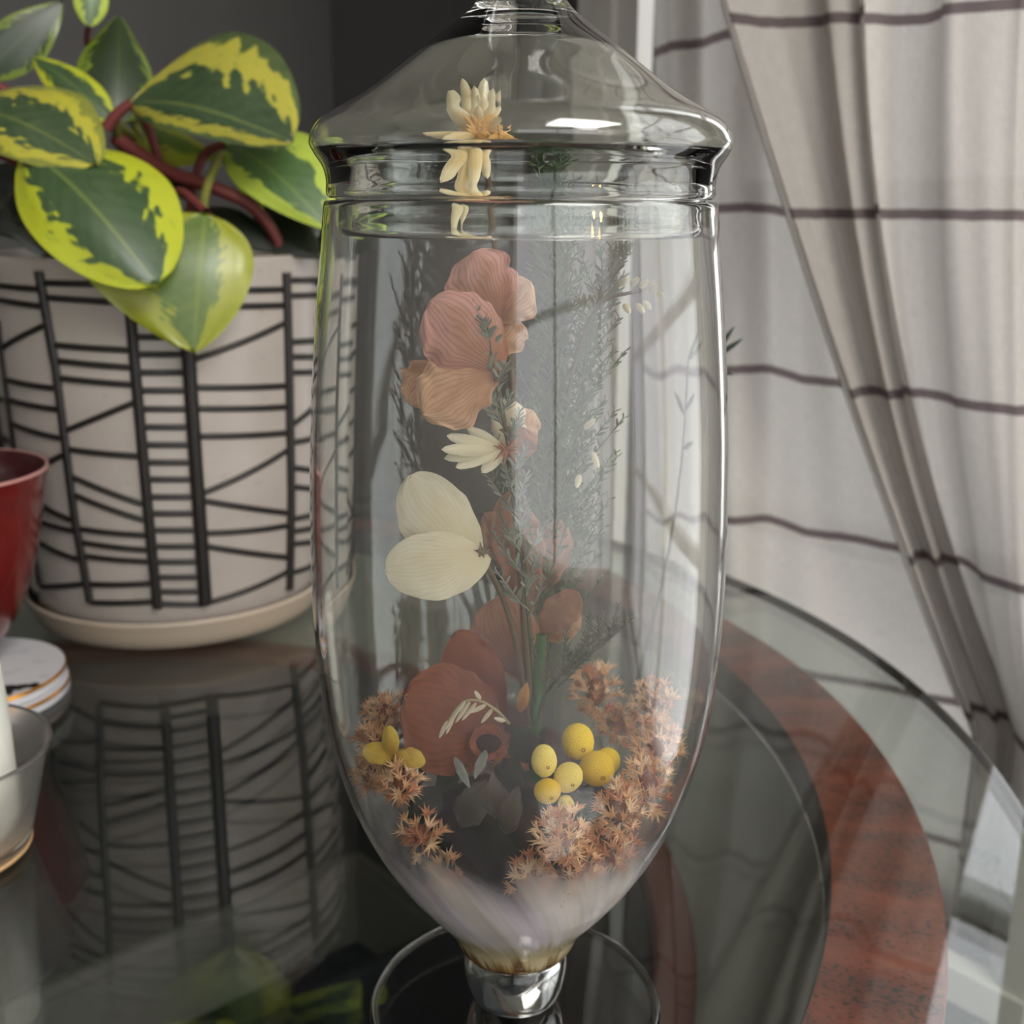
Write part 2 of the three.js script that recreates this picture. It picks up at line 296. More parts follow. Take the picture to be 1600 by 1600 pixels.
/* ------------------------------------------------------------ the potted plant on its saucer */
const PC = V(-0.249, T, -0.4465);
const glazeTex = tex(512, 512, (u, v) => { const n = fbm(u * 9, v * 9, 2), s = noise(u * 90, v * 90, 3); const k = 0.97 + 0.06 * n + (s > 0.55 ? -0.06 : 0); return [0.64 * k, 0.605 * k, 0.575 * k]; });
const glaze = phy({ map: glazeTex, roughness: 0.38, clearcoat: 0.35, clearcoatRoughness: 0.25 });
const blackGlaze = std({ color: 0x17120f, roughness: 0.45 });
const potR = (h) => h < 0.03 ? lerp(0.097, 0.1035, (h - 0.010) / 0.02) : h < 0.1 ? lerp(0.1035, 0.1090, (h - 0.03) / 0.07) : h < 0.2 ? lerp(0.109, 0.113, (h - 0.1) / 0.1) : lerp(0.113, 0.1145, (h - 0.2) / 0.058);
{
  const sc = thing('plant_saucer', 'round cream ceramic saucer under the black-lined plant pot', 'saucer', PC);
  part('dish', lathe(smoothProfile([[0, 0.001], [0.09, 0.001], [0.0975, 0.002], [0.102, 0.007], [0.106, 0.017], [0.1075, 0.0215], [0.1068, 0.0232], [0.105, 0.0225], [0.1025, 0.016], [0.0985, 0.0098], [0.09, 0.0085], [0, 0.0085]], 60), 128), phy({ color: new THREE.Color(0xab9c8a), roughness: 0.4, clearcoat: 0.3 }), sc);

  const pl = thing('potted_plant', 'variegated green and yellow leafy plant in a white pot with raised black lines', 'potted plant', PC);
  const pts = []; for (let i = 0; i <= 24; i++) { const h = lerp(0.0115, 0.2545, i / 24); pts.push([potR(h), h]); }
  const pot = part('pot', lathe([[0, 0.0095], [0.094, 0.0095], ...pts, [0.1138, 0.2568], [0.1122, 0.258], [0.1100, 0.2568], [0.108, 0.25], [0.104, 0.12], [0.1, 0.1], [0, 0.1]], 128), glaze, pl);
  const onPot = (x, y) => {                              // angle and height on the pot's side where a line of sight meets it
    const d = sight(x, y).normalize(); let t = 0.4;
    for (; t < 1.2; t += 0.002) { const p = EYE.clone().addScaledVector(d, t).sub(PC); if (Math.hypot(p.x, p.z) < potR(p.y)) break; }
    const p = EYE.clone().addScaledVector(d, t).sub(PC); return [Math.atan2(p.x, p.z), p.y];
  };
  const place = (th, h) => V(potR(h) * Math.sin(th), h, potR(h) * Math.cos(th));
  const stroke = (A, B, r) => { const n = 8, q = []; for (let i = 0; i <= n; i++) q.push(place(lerp(A[0], B[0], i / n), Math.min(0.2535, Math.max(0.0175, lerp(A[1], B[1], i / n))))); part('raised_line', tube(q, r * 1.5, n * 2, 6), blackGlaze, pot); };
  const Z = (x, y) => onPot(x * 0.4124, y * 0.4124 + 380);
  const seg = (x0, y0, x1, y1, r = 0.0014) => stroke(Z(x0, y0), Z(x1, y1), r);
  // the uprights
  for (const [x0, y0, x1, y1, r] of [[150, 105, 215, 450, 0.0022], [215, 450, 290, 1050, 0.0022], [290, 1050, 345, 1355, 0.0022], [480, 105, 545, 830, 0.0024], [545, 830, 597, 1380, 0.0024], [690, 105, 742, 860, 0.0032], [742, 860, 776, 1365, 0.0032], [1080, 110, 1090, 1310, 0.0024], [0, 290, 62, 800, 0.0018], [62, 800, 160, 1290, 0.0018]]) seg(x0, y0, x1, y1, r);
  // cross lines between the uprights, as they stand on the pot from left to right
  for (const l of [[15, 395, 175, 310], [20, 515, 210, 550], [30, 590, 225, 630], [45, 680, 240, 740], [165, 840, 250, 798], [130, 975, 278, 1050], [130, 1045, 288, 1090], [150, 1130, 300, 1200], [160, 1300, 325, 1290], [0, 160, 155, 175], [0, 215, 165, 240],
    [160, 150, 485, 155], [172, 205, 490, 225], [215, 385, 500, 405], [220, 445, 505, 470], [225, 510, 510, 535], [250, 710, 510, 602], [258, 778, 530, 805], [270, 878, 545, 985], [282, 950, 550, 1048], [297, 1078, 555, 1105], [308, 1130, 560, 1160], [313, 1180, 565, 1205], [333, 1290, 580, 1285], [345, 1360, 590, 1355],
    [735, 440, 1080, 300], [725, 545, 1082, 540], [732, 625, 1082, 620], [740, 730, 1083, 718], [755, 950, 1085, 785], [757, 972, 1086, 1022], [762, 1097, 1088, 1068], [768, 1145, 1088, 1190], [778, 1362, 1090, 1240], [695, 178, 1080, 175], [698, 238, 1080, 235],
    [1080, 140, 1205, 140], [1080, 200, 1205, 195], [1082, 375, 1200, 368], [1083, 430, 1200, 430], [1084, 490, 1200, 488], [1085, 698, 1190, 615], [1085, 757, 1190, 738], [1087, 848, 1190, 862], [1088, 920, 1190, 932], [1088, 1047, 1185, 1028], [1089, 1092, 1185, 1078], [1089, 1140, 1185, 1130], [1090, 1252, 1180, 1222]]) seg(...l);
  for (const y of [290, 355, 420, 488, 556, 626, 695, 763, 828, 893, 958, 1022, 1085, 1146, 1204, 1262, 1316, 1365]) seg(490 + (y - 200) * 0.092, y, 700 + (y - 250) * 0.068, y, 0.0014);
  // round the sides the same weave goes on
  const edge = Z(1190, 600)[0], left = Z(0, 500)[0];
  for (const [t0, dir, n] of [[edge, 1, 5], [left, -1, 4]]) for (let k = 0; k < n; k++) {
    const a = t0 + dir * k * 0.3, b = t0 + dir * (k + 1) * 0.3;
    stroke([b, 0.253], [b, 0.013], 0.0022);
    for (let h = 0.03; h < 0.25; h += rr(0.014, 0.03)) stroke([a, h], [b, h + (rnd() < 0.3 ? rr(-0.03, 0.03) : 0)], 0.0014);
  }
  part('soil', new THREE.CircleGeometry(0.1065, 48).rotateX(-Math.PI / 2).translate(0, 0.238, 0), std({ color: 0x1c140e, roughness: 1 }), pl);

  const leafTex = (lime, amount, sd, dark = [0.13, 0.24, 0.10], mid = [0.36, 0.43, 0.30], out = 0) => tex(256, 256, (u, q) => {
    // u runs along the leaf, q across it: a grey-green middle, lime towards the margin in ragged streaks along the side veins
    const v = Math.abs(q * 2 - 1), streak = noise((u + v * 0.35) * 16, q < 0.5 ? 2 : 6, sd) * 0.35 + fbm(u * 9, q * 14, sd, 3) * 0.5;
    const rim = sst(0.5, 0.6, v + streak * 0.75 + amount - 0.1 * Math.sin(u * 3)) * (1 - 0.85 * sst(0.80, 0.88, v + 0.35 * fbm(u * 12, q * 6, sd + 9, 3)) * out);
    const spot = sst(0.12, 0.3, fbm(u * 14, q * 18, sd + 3, 3)) * 0.5, vein = 1 - sst(0.01, 0.045, v), ribs = 0.5 + 0.5 * Math.sin((u - v * 0.35) * 60);
    let c = mix3(mix3(dark, mid, 0.45 + 0.3 * fbm(u * 4, q * 4, sd + 1) + 0.12 * ribs), dark, spot * 0.6);
    c = mix3(c, lime, rim * (1 - 0.25 * spot));
    return mix3(c, mix3(lime, mid, 0.5), vein * 0.55);
  });
  const leafMat = (t) => phy({ map: t, roughness: 0.36, clearcoat: 0.25, clearcoatRoughness: 0.35, transmission: 0.22, thickness: 0, side: THREE.DoubleSide });
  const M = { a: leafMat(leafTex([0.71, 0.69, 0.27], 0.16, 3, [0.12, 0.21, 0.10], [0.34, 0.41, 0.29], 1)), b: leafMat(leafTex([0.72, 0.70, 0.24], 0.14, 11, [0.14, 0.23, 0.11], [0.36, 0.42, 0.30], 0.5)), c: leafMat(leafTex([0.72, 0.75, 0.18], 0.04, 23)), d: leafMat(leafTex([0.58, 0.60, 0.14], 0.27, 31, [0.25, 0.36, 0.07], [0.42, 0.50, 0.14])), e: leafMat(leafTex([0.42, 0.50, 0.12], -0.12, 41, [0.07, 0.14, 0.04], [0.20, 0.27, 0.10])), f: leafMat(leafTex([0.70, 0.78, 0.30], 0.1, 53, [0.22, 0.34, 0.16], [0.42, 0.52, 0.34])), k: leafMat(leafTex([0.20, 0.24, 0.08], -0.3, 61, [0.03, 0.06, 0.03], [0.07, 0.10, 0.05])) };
  const stemMat = std({ color: 0x6b2f2c, roughness: 0.55 }), greenStem = std({ color: 0x6a6a2c, roughness: 0.55 });
  const crown = V(0, 0.238, 0);
  const leaf = (mat, b, zb, t, zt, wl, wr, o = {}) => {
    const B = atZ(b[0], b[1], zb), Tp = atZ(t[0], t[1], zt), mid = B.clone().lerp(Tp, 0.5), k = 0.00045;
    const N = o.N ? V(...o.N).normalize() : camN(mid, o.up ?? 0.5, o.rt ?? 0.1);
    const lf = part('leaf', blade(B.sub(PC), Tp.sub(PC), N, wr * k, wl * k, { bend: 0.1, cup: 0.12, nu: 26, nv: 16, ruffle: 0.12, fr: 3, ...o }), mat, pl);
    if (o.stem !== null) { const s = crown.clone().add(V(rr(-0.03, 0.03), 0, rr(-0.03, 0.02))), m = s.clone().lerp(B, 0.6).add(V(0, 0.03, 0.0)); part('petiole', taperTube([s, m, B], 0.0042, 0.0028, 16, 7), o.green ? greenStem : stemMat, lf); }
  };
  leaf(M.a, [203, 160], -0.40, [458, 222], -0.355, 150, 34, { up: 0.55, bend: 0.10, cup: 0.16, a: 0.86, b: 0.6 });
  leaf(M.b, [-70, 170], -0.36, [153, 258], -0.325, 96, 52, { up: 0.7, bend: 0.12, cup: 0.2, a: 1.0, b: 0.65 });
  leaf(M.c, [40, 232], -0.335, [246, 446], -0.295, 116, 74, { up: 0.45, bend: 0.12, cup: 0.3, a: 1.0, b: 0.62, rt: 0.15 });
  leaf(M.d, [322, 332], -0.345, [302, 552], -0.318, 68, 158, { up: 0.15, bend: 0.10, cup: 0.1, a: 0.72, b: 0.75, rt: 0.0 });
  leaf(M.e, [182, 195], -0.42, [186, 22], -0.46, 55, 50, { up: 0.2, bend: 0.05, cup: 0.3, green: 1 });
  leaf(M.f, [352, 226], -0.42, [520, 362], -0.375, 92, 44, { up: 0.5, bend: 0.15, cup: 0.2 });
  leaf(M.e, [-30, 120], -0.42, [99, 2], -0.44, 32, 40, { up: 0.3, bend: 0.06, cup: -0.1 });
  leaf(M.f, [139, 42], -0.43, [146, -60], -0.44, 24, 24, { up: 0.1, bend: 0.1, cup: 0.3, stem: null });
  leaf(M.c, [176, 190], -0.40, [50, 88], -0.42, 30, 30, { up: 0.4, bend: 0.1, cup: 0.25, green: 1 });
  leaf(M.k, [110, 382], -0.36, [18, 368], -0.345, 24, 28, { up: 0.3, stem: null });
  leaf(M.d, [205, 188], -0.44, [342, 246], -0.43, 16, 40, { up: 0.2, bend: -0.05, green: 1 });
  leaf(M.c, [352, 242], -0.43, [418, 352], -0.40, 14, 16, { up: 0.3, bend: 0.2, stem: null });
  for (const [x0, y0, x1, y1, z, w] of [[20, 300, 150, 380, -0.39, 45], [130, 310, -20, 360, -0.40, 45], [260, 300, 200, 390, -0.40, 50], [400, 330, 500, 405, -0.42, 40], [470, 310, 430, 400, -0.43, 45], [300, 330, 440, 395, -0.42, 28], [170, 250, 300, 300, -0.46, 40], [-20, 260, 60, 340, -0.42, 45], [470, 340, 560, 380, -0.44, 45], [230, 360, 320, 420, -0.39, 40]]) leaf(M.k, [x0, y0], z, [x1, y1], z + 0.02, w, w, { up: 0.4, stem: null });
  const vine = (pts, r0, r1, m) => part('stem', taperTube(pts.map(([x, y, z]) => atZ(x, y, z).sub(PC)), r0, r1, 30, 8), m, pl);
  vine([[180, 215, -0.42], [262, 268, -0.41], [330, 292, -0.40], [390, 320, -0.40], [425, 360, -0.40], [445, 412, -0.41]], 0.005, 0.0036, stemMat);
  vine([[345, 240, -0.41], [326, 285, -0.385], [318, 320, -0.365], [326, 345, -0.345]], 0.0032, 0.0026, greenStem);
  vine([[-20, 232, -0.37], [20, 246, -0.38], [80, 290, -0.40]], 0.0044, 0.0036, stemMat);
  vine([[165, 200, -0.40], [185, 176, -0.40], [206, 160, -0.40]], 0.004, 0.003, stemMat);
  vine([[150, 200, -0.46], [142, 110, -0.465], [136, 60, -0.45], [139, 40, -0.43]], 0.0026, 0.0018, stemMat);
}

/* ------------------------------------------------------------ coasters, red cup, clear dish with a candle */
{
  const CC = V(-0.334, T, -0.281);
  const gold = phy({ color: new THREE.Color(0xc98a2e), metalness: 0.85, roughness: 0.28 });
  const plaster = (mark) => phy({ roughness: 0.35, clearcoat: 0.4, map: tex(512, 512, (u, v) => {
    const x = u * 2 - 1, y = v * 2 - 1; let c = [0.83, 0.82, 0.83]; const n = fbm(u * 7, v * 7, 5); c = mix3(c, [0.72, 0.72, 0.75], sst(0.1, 0.45, n) * 0.6);
    if (mark) { const d = Math.hypot((x - 0.55) / 0.24, (y + 0.52) / 0.12) + noise(u * 22, v * 22, 8) * 0.55, e = Math.abs(y + 0.45 - (x - 0.6) * 0.3) + (x < 0.5 || x > 0.93 ? 1 : 0) + noise(u * 30, v * 30, 2) * 0.06; c = mix3([0.10, 0.10, 0.11], c, Math.min(sst(0.75, 1.0, d), sst(0.05, 0.09, e))); }
    return c;
  }) });
  const whiteSide = phy({ color: 0xcfcdd0, roughness: 0.35, clearcoat: 0.4 });
  const coaster = (y, label, mark, dx, dz) => {
    const c = thing('coaster', label, 'coaster', V(CC.x + dx, T + y, CC.z + dz), 'gold-edged coasters'), R = 0.0575;
    const top = new THREE.CircleGeometry(R - 0.0008, 96).rotateX(-Math.PI / 2).translate(0, 0.0068, 0);
    part('face', mergeGeometries([top, lathe([[0.001, 0], [R - 0.0008, 0]], 96)]), plaster(mark), c);
    part('side', lathe([[R - 0.0008, 0], [R, 0.0008], [R, 0.0046]], 128), whiteSide, c);
    part('gold_rim', lathe([[R, 0.0046], [R - 0.0002, 0.0062], [R - 0.0008, 0.0068]], 128), gold, c, 'gold rim');
  };
  coaster(0.0002, 'lower white round coaster with a gold rim, under the one carrying the red cup', false, 0.003, 0.004);
  coaster(0.0075, 'upper white round coaster with a black mark and gold rim, under the red cup', true, 0, 0);
  const cup = thing('cup', 'glossy red ceramic cup standing on the white coasters at the left', 'cup', V(CC.x - 0.008, T + 0.0145, CC.z - 0.006));
  const cupTex = tex(256, 256, (u, v) => { const n = fbm(u * 8, v * 4, 2); return mix3([0.40, 0.07, 0.055], [0.27, 0.075, 0.065], Math.max(0, Math.min(1, 0.4 + n + (0.5 - v) * 0.6))); });
  const red = phy({ map: cupTex, roughness: 0.25, clearcoat: 0.7, clearcoatRoughness: 0.15 });
  part('body', lathe(smoothProfile([[0, 0.0005], [0.022, 0.0005], [0.0235, 0.004], [0.0245, 0.012], [0.032, 0.022], [0.0425, 0.04], [0.053, 0.07], [0.059, 0.10], [0.0622, 0.117], [0.0642, 0.1225]], 60), 96), red, cup);
  part('lip', lathe(smoothProfile([[0.0642, 0.1225], [0.0636, 0.1240], [0.0620, 0.1236]], 8), 96), phy({ color: 0xb07f78, roughness: 0.3, clearcoat: 0.6 }), cup, 'pale worn lip');
  part('inside', lathe(smoothProfile([[0.0620, 0.1236], [0.0595, 0.115], [0.0555, 0.095], [0.049, 0.066], [0.038, 0.04], [0.02, 0.026], [0, 0.024]], 40), 96), phy({ color: 0x3a0d10, roughness: 0.3, clearcoat: 0.6 }), cup, 'dark red inside');

  const D = V(-0.262, T, -0.101), dish = thing('candle_dish', 'small clear dish with an amber base holding the white candle', 'dish', D);
  part('bowl', lathe([[0.0375, 0.0045], [0.0395, 0.012], [0.044, 0.03], [0.0482, 0.047], [0.0502, 0.0515], [0.0508, 0.0528], [0.0500, 0.0535], [0.0488, 0.0524], [0.0466, 0.047], [0.0423, 0.03], [0.0378, 0.013], [0.030, 0.0062], [0.0, 0.0058], [0, 0.0045], [0.0375, 0.0045]].map(([r, y]) => [Math.max(r, 0), y]), 96), phy({ color: 0xf8f7f3, transmission: 0.95, roughness: 0.16, thickness: 0.002, ior: 1.45 }), dish);
  part('base', lathe(smoothProfile([[0, 0.0004], [0.034, 0.0004], [0.0372, 0.0018], [0.0378, 0.0034], [0.036, 0.0044], [0, 0.0044]], 24), 96), phy({ color: 0xb89468, roughness: 0.3, clearcoat: 0.5 }), dish, 'amber base');
  const c = thing('candle', 'plain white pillar candle standing in the clear dish at the left edge', 'candle', V(-0.2515, T + 0.0062, -0.104));
  part('wax', lathe(smoothProfile([[0, 0], [0.0205, 0], [0.0218, 0.002], [0.0218, 0.08], [0.021, 0.0835], [0.018, 0.0838], [0.01, 0.082], [0, 0.0815]], 40), 64), phy({ color: 0xdfe0d6, roughness: 0.6, transmission: 0.1, thickness: 0 }), c);
  part('wick', tube([V(0, 0.081, 0), V(0.0005, 0.086, 0), V(0.002, 0.091, 0)], 0.0008, 8, 6), std({ color: 0x2a2420, roughness: 0.9 }), c);
}

/* ------------------------------------------------------------ inside the jar */
const J = (x, y, z) => atZ(x, y, z);
function keepIn(p, m = 0.002) { const h = p.y - T, r = Math.hypot(p.x, p.z), R = (h > 0.286 ? 0.052 : inner(h)) - m; if (r > R) { p.x *= R / r; p.z *= R / r; } return p; }
const petalMat = (base, edge, vein, sd, o = {}) => phy({ roughness: 0.75, transmission: o.t ?? 0.3, thickness: 0, side: THREE.DoubleSide, map: tex(256, 256, (u, q) => {
  const v = q * 2 - 1, fan = v / (0.25 + u), lines = Math.pow(0.5 + 0.5 * Math.sin(fan * 42 + 5 * noise(u * 5, q * 5, sd)), 3), blot = 0.5 + 0.9 * fbm(u * 4, q * 4, sd);
  let c = mix3(base, edge, sst(0.15, 0.95, u * 0.75 + Math.abs(v) * 0.35 + (blot - 0.5) * 0.6));
  return mix3(c, vein, lines * (o.v ?? 0.35) * (1 - 0.6 * u) + sst(0.62, 0.9, blot) * 0.25);
}) });
const PM = {
  pink: petalMat([0.66, 0.40, 0.25], [0.84, 0.62, 0.58], [0.46, 0.22, 0.18], 3, { v: 0.5 }), peach: petalMat([0.68, 0.46, 0.30], [0.88, 0.71, 0.56], [0.52, 0.28, 0.18], 9, { v: 0.45 }),
  cream: petalMat([0.84, 0.79, 0.66], [0.90, 0.87, 0.78], [0.74, 0.67, 0.52], 15, { v: 0.3 }), strap: petalMat([0.88, 0.76, 0.52], [0.93, 0.88, 0.74], [0.80, 0.68, 0.46], 21, { v: 0.25, t: 0.2 }),
  brown: petalMat([0.44, 0.18, 0.07], [0.54, 0.26, 0.12], [0.24, 0.08, 0.03], 27, { v: 0.4, t: 0.3 }), mauve: petalMat([0.58, 0.38, 0.29], [0.68, 0.48, 0.38], [0.42, 0.25, 0.18], 33, { v: 0.4 }),
  green: petalMat([0.05, 0.10, 0.05], [0.11, 0.18, 0.11], [0.03, 0.05, 0.03], 39, { t: 0.1 }), grey: petalMat([0.22, 0.20, 0.17], [0.36, 0.34, 0.31], [0.15, 0.14, 0.12], 45, { t: 0.3 }),
};
const JK = 0.000205;
function petal(f, mat, b, zb, t, zt, wl, wr, o = {}, name = 'petal') {
  const B = J(b[0], b[1], zb), Tp = J(t[0], t[1], zt), N = camN(B.clone().lerp(Tp, 0.5), o.up ?? 0.1, o.rt ?? 0);
  const g = blade(B.sub(f.position), Tp.sub(f.position), N, wl * JK, wr * JK, { a: 1.25, b: 0.62, bend: 0.06, cup: 0.15, ruffle: 0.5, nu: 30, nv: 20, fr: 6, ...o });
  return part(name, g, mat, f);
}
const strapO = { a: 0.95, b: 0.5, ruffle: 0.1, bend: 0.05, cup: 0.5, nu: 12, nv: 6 };
const tan = std({ color: 0xd9a760, roughness: 0.9 }), stalkGreen = std({ color: 0x2f5a24, roughness: 0.6 }), stalkBrown = std({ color: 0x5a4a34, roughness: 0.8 });
function spikelets(f, c, n, len, r, mat, dirUp, name) {      // a tuft of little pointed scales round a heart
  const gs = [];
  for (let i = 0; i < n; i++) { const d = V(rr(-1, 1), rr(-1, 1) + dirUp, rr(-1, 1)).normalize(), l = len * rr(0.6, 1.1), g = new THREE.ConeGeometry(r, l, 5).translate(0, l / 2, 0); g.applyQuaternion(new THREE.Quaternion().setFromUnitVectors(V(0, 1, 0), d)); g.translate(c.x, c.y, c.z); gs.push(g); }
  return part(name, mergeGeometries(gs), mat, f);
}
{ // the cream straw flower up in the lid, its long stalk going down through the bouquet
  const c = J(748, 214, 0.012), f = thing('dried_flower', 'cream strap-petalled dried flower with a tan heart, topmost, up in the lid', 'dried flower', c);
  for (const [x, y, z, w] of [[700, 146, 0.018, 11], [722, 127, 0.008, 7], [741, 139, 0.012, 7], [757, 127, 0.006, 8], [771, 143, 0.014, 7], [782, 146, 0.01, 6], [783, 178, 0.02, 6], [731, 150, 0.002, 8], [747, 150, 0.02, 6], [765, 152, 0.0, 7]]) petal(f, PM.strap, [lerp(748, x, 0.12), 208], 0.012, [x, y], z, w * 1.25, w * 1.25, { ...strapO, b: 0.42 });
  for (const [x, y, z, w] of [[660, 211, 0.024, 9], [690, 226, 0.028, 9], [708, 362, 0.03, 10], [722, 356, 0.026, 9], [740, 318, 0.03, 10], [690, 308, 0.028, 12], [762, 306, 0.02, 10]]) petal(f, PM.strap, [746, y > 280 ? 232 : 212], 0.014, [x, y], z, w, w, strapO);
  spikelets(f, V(0, 0.001, 0.002), 70, 0.0085, 0.0017, tan, 0.45, 'heart');
  spikelets(f, V(0.0065, -0.0005, 0.003), 26, 0.0065, 0.0016, tan, 0.3, 'heart');
  part('stalk', taperTube([V(0, 0, 0), J(760, 300, 0.008).sub(c), J(790, 500, 0), J(815, 800, -0.005), J(835, 1150, 0)].map((p, i) => i > 1 ? p.sub(c) : p), 0.0009, 0.0013, 30, 6), stalkBrown, f);
}
{ // pink flower
  const c = J(770, 570, 0.02), f = thing('dried_flower', 'pink and peach broad-petalled dried flower, upper middle of the jar', 'dried flower', c);
  petal(f, PM.pink, [782, 500], 0.012, [738, 394], 0.02, 52, 58, { up: 0.3, bend: 0.12, cup: 0.3 });
  petal(f, PM.peach, [770, 505], 0.008, [828, 440], 0.01, 36, 40, { up: 0.1, bend: 0.1 });
  petal(f, PM.peach, [768, 560], 0.01, [800, 490], 0.006, 40, 30, { bend: 0.05 });
  petal(f, PM.pink, [786, 586], 0.022, [672, 470], 0.032, 62, 66, { up: 0.15, bend: 0.14, cup: 0.3, a: 1.15, b: 0.6 });
  petal(f, PM.peach, [776, 580], 0.024, [662, 648], 0.034, 62, 46, { up: 0.0, bend: 0.12, cup: 0.2, a: 1.1, ruffle: 0.6 });
  petal(f, PM.peach, [700, 560], 0.014, [640, 632], 0.02, 42, 36, { bend: 0.06, ruffle: 0.6 });
  spikelets(f, V(0, 0, 0), 14, 0.005, 0.0009, std({ color: 0x8a5a34, roughness: 0.9 }), 0, 'heart');
  part('stalk', taperTube([V(0, 0, -0.003), J(800, 750, 0.008).sub(c), J(832, 1160, 0.004).sub(c)], 0.001, 0.0013, 20, 6), stalkBrown, f);
}
{ // small pale strap flower
  const c = J(792, 702, 0.02), f = thing('dried_flower', 'small cream strap-petalled dried flower with a pinkish heart, mid jar', 'dried flower', c);
  for (const [x, y, z] of [[698, 680, 0.03], [690, 702, 0.034], [694, 716, 0.03], [712, 730, 0.028], [730, 668, 0.022], [752, 738, 0.024], [770, 655, 0.012]]) petal(f, PM.cream, [lerp(796, x, 0.15), 702], 0.02, [x, y], z, 10, 10, strapO);
  petal(f, PM.mauve, [800, 722], 0.014, [812, 664], 0.018, 34, 30); petal(f, PM.cream, [800, 700], 0.01, [790, 622], 0.008, 30, 26);
  petal(f, PM.peach, [800, 700], 0.006, [832, 640], 0.0, 26, 30);
  spikelets(f, V(0, 0, 0), 22, 0.006, 0.001, std({ color: 0x9a6a58, roughness: 0.9 }), 0, 'heart');
}
{ // cream two-petalled bloom
  const c = J(748, 862, 0.02), f = thing('dried_flower', 'pale cream dried bloom with two big rounded petals, left of the stalks', 'dried flower', c);
  petal(f, PM.cream, [752, 878], 0.014, [640, 742], 0.024, 46, 66, { up: 0.1, bend: 0.05, cup: 0.2, a: 1.2, b: 0.55, ruffle: 0.16 });
  petal(f, PM.cream, [768, 872], 0.018, [602, 890], 0.034, 52, 54, { up: 0.15, bend: 0.1, cup: 0.25, a: 1.15, b: 0.55, ruffle: 0.12 });
  spikelets(f, V(0.001, 0, 0), 10, 0.004, 0.0009, stalkBrown, 0, 'heart');
  part('stalk', taperTube([V(0, 0, -0.003), J(795, 960, 0.01).sub(c), J(832, 1160, 0.006).sub(c)], 0.0009, 0.0012, 16, 6), stalkBrown, f);
}
{ // brown bloom
  const c = J(786, 1130, 0.012), f = thing('dried_flower', 'large dark brown crumpled dried bloom low in the jar', 'dried flower', c);
  petal(f, PM.brown, [790, 1150], 0.012, [632, 1085], 0.03, 78, 96, { up: 0.15, bend: 0.14, cup: 0.25, a: 1.2, b: 0.5, ruffle: 0.3 });
  petal(f, PM.brown, [790, 1120], 0.002, [712, 985], 0.006, 40, 60, { bend: 0.06, ruffle: 0.3 });
  petal(f, PM.mauve, [812, 1060], -0.006, [776, 930], -0.004, 52, 60, { bend: 0.06 });
  petal(f, PM.brown, [800, 1150], 0.014, [735, 1168], 0.03, 30, 26, { bend: 0.1 });
  part('bud', new THREE.SphereGeometry(0.0036, 20, 14).scale(1.25, 0.8, 1).translate(...J(762, 1160, 0.026).sub(c).toArray()), std({ color: 0x240c08, roughness: 0.95 }), f, 'dark rolled heart');
}
{ // faded upper petals behind
  const c = J(820, 880, -0.012), f = thing('dried_flower', 'faded mauve-brown dried bloom behind the cream petals', 'dried flower', c);
  petal(f, PM.mauve, [832, 960], -0.012, [796, 768], -0.006, 40, 46, { bend: 0.04 });
  petal(f, PM.mauve, [836, 930], -0.014, [878, 812], -0.012, 36, 40); petal(f, PM.mauve, [838, 990], -0.01, [905, 925], -0.006, 34, 30);
  petal(f, PM.peach, [852, 1000], -0.014, [905, 955], -0.012, 26, 24); petal(f, PM.mauve, [820, 880], -0.012, [758, 800], -0.01, 34, 30);
  part('stalk', taperTube([V(0, -0.008, 0), J(836, 1160, -0.004).sub(c)], 0.001, 0.0013, 8, 6), stalkBrown, f);
}

/* feathery fern sprays */
function fern(label, pts, n, len, col, lean, leafLen, o = {}) {
  const root = J(...pts[0]), f = thing('fern_spray', label, 'fern'), c = new THREE.CatmullRomCurve3(pts.map((p) => keepIn(J(...p)).sub(root)));
  f.position.copy(root);
  const m = std({ color: new THREE.Color(col), roughness: 0.8, side: THREE.DoubleSide });
  part('stem', new THREE.TubeGeometry(c, 40, o.stem ?? 0.0007, 6), std({ color: 0x2c4022, roughness: 0.7 }), f);
  const gs = [], twigs = [];
  const bit = new THREE.CircleGeometry(0.5, 6).scale(0.26, 1, 1).translate(0, 0.5, 0);
  for (let i = 0; i < n; i++) {
    const t = 0.22 + 0.78 * (i + rnd() * 0.6) / n, p = c.getPointAt(Math.min(1, t)), tg = c.getTangentAt(Math.min(1, t)), az = i * 2.4 + rnd();
    const d = V(Math.cos(az), 0.9, Math.sin(az) * 0.9).add(V(lean, 0, 0)).addScaledVector(tg, 0.4).normalize(), L = len * (1.15 - 0.75 * t) * rr(0.7, 1.2), q = [];
    for (let k = 0; k <= 9; k++) {
      const s = k / 9, e = p.clone().addScaledVector(d, L * s).add(V(0, L * 0.15 * s * s, 0)); keepIn(e.add(root), 0.004).sub(root); q.push(e);
      if (k) for (const sg of [-1, 1]) {
        const ll = leafLen * (1.1 - 0.5 * s) * rr(0.7, 1.2), g = bit.clone().scale(ll, ll, ll), dir = d.clone().multiplyScalar(0.8).add(V(sg * rr(0.4, 1), rr(-0.1, 0.4), sg * rr(-0.8, 0.8))).normalize();
        g.rotateY(rr(0, 6.3)); g.applyQuaternion(new THREE.Quaternion().setFromUnitVectors(V(0, 1, 0), dir)); g.translate(e.x, e.y, e.z); gs.push(g);
      }
    }
    twigs.push(tube(q, 0.00028, 8, 4));
  }
  part('twigs', mergeGeometries(twigs), m, f);
  const lv = part('leaflets', mergeGeometries(gs), m, f); lv.userData.kind = 'stuff';
}
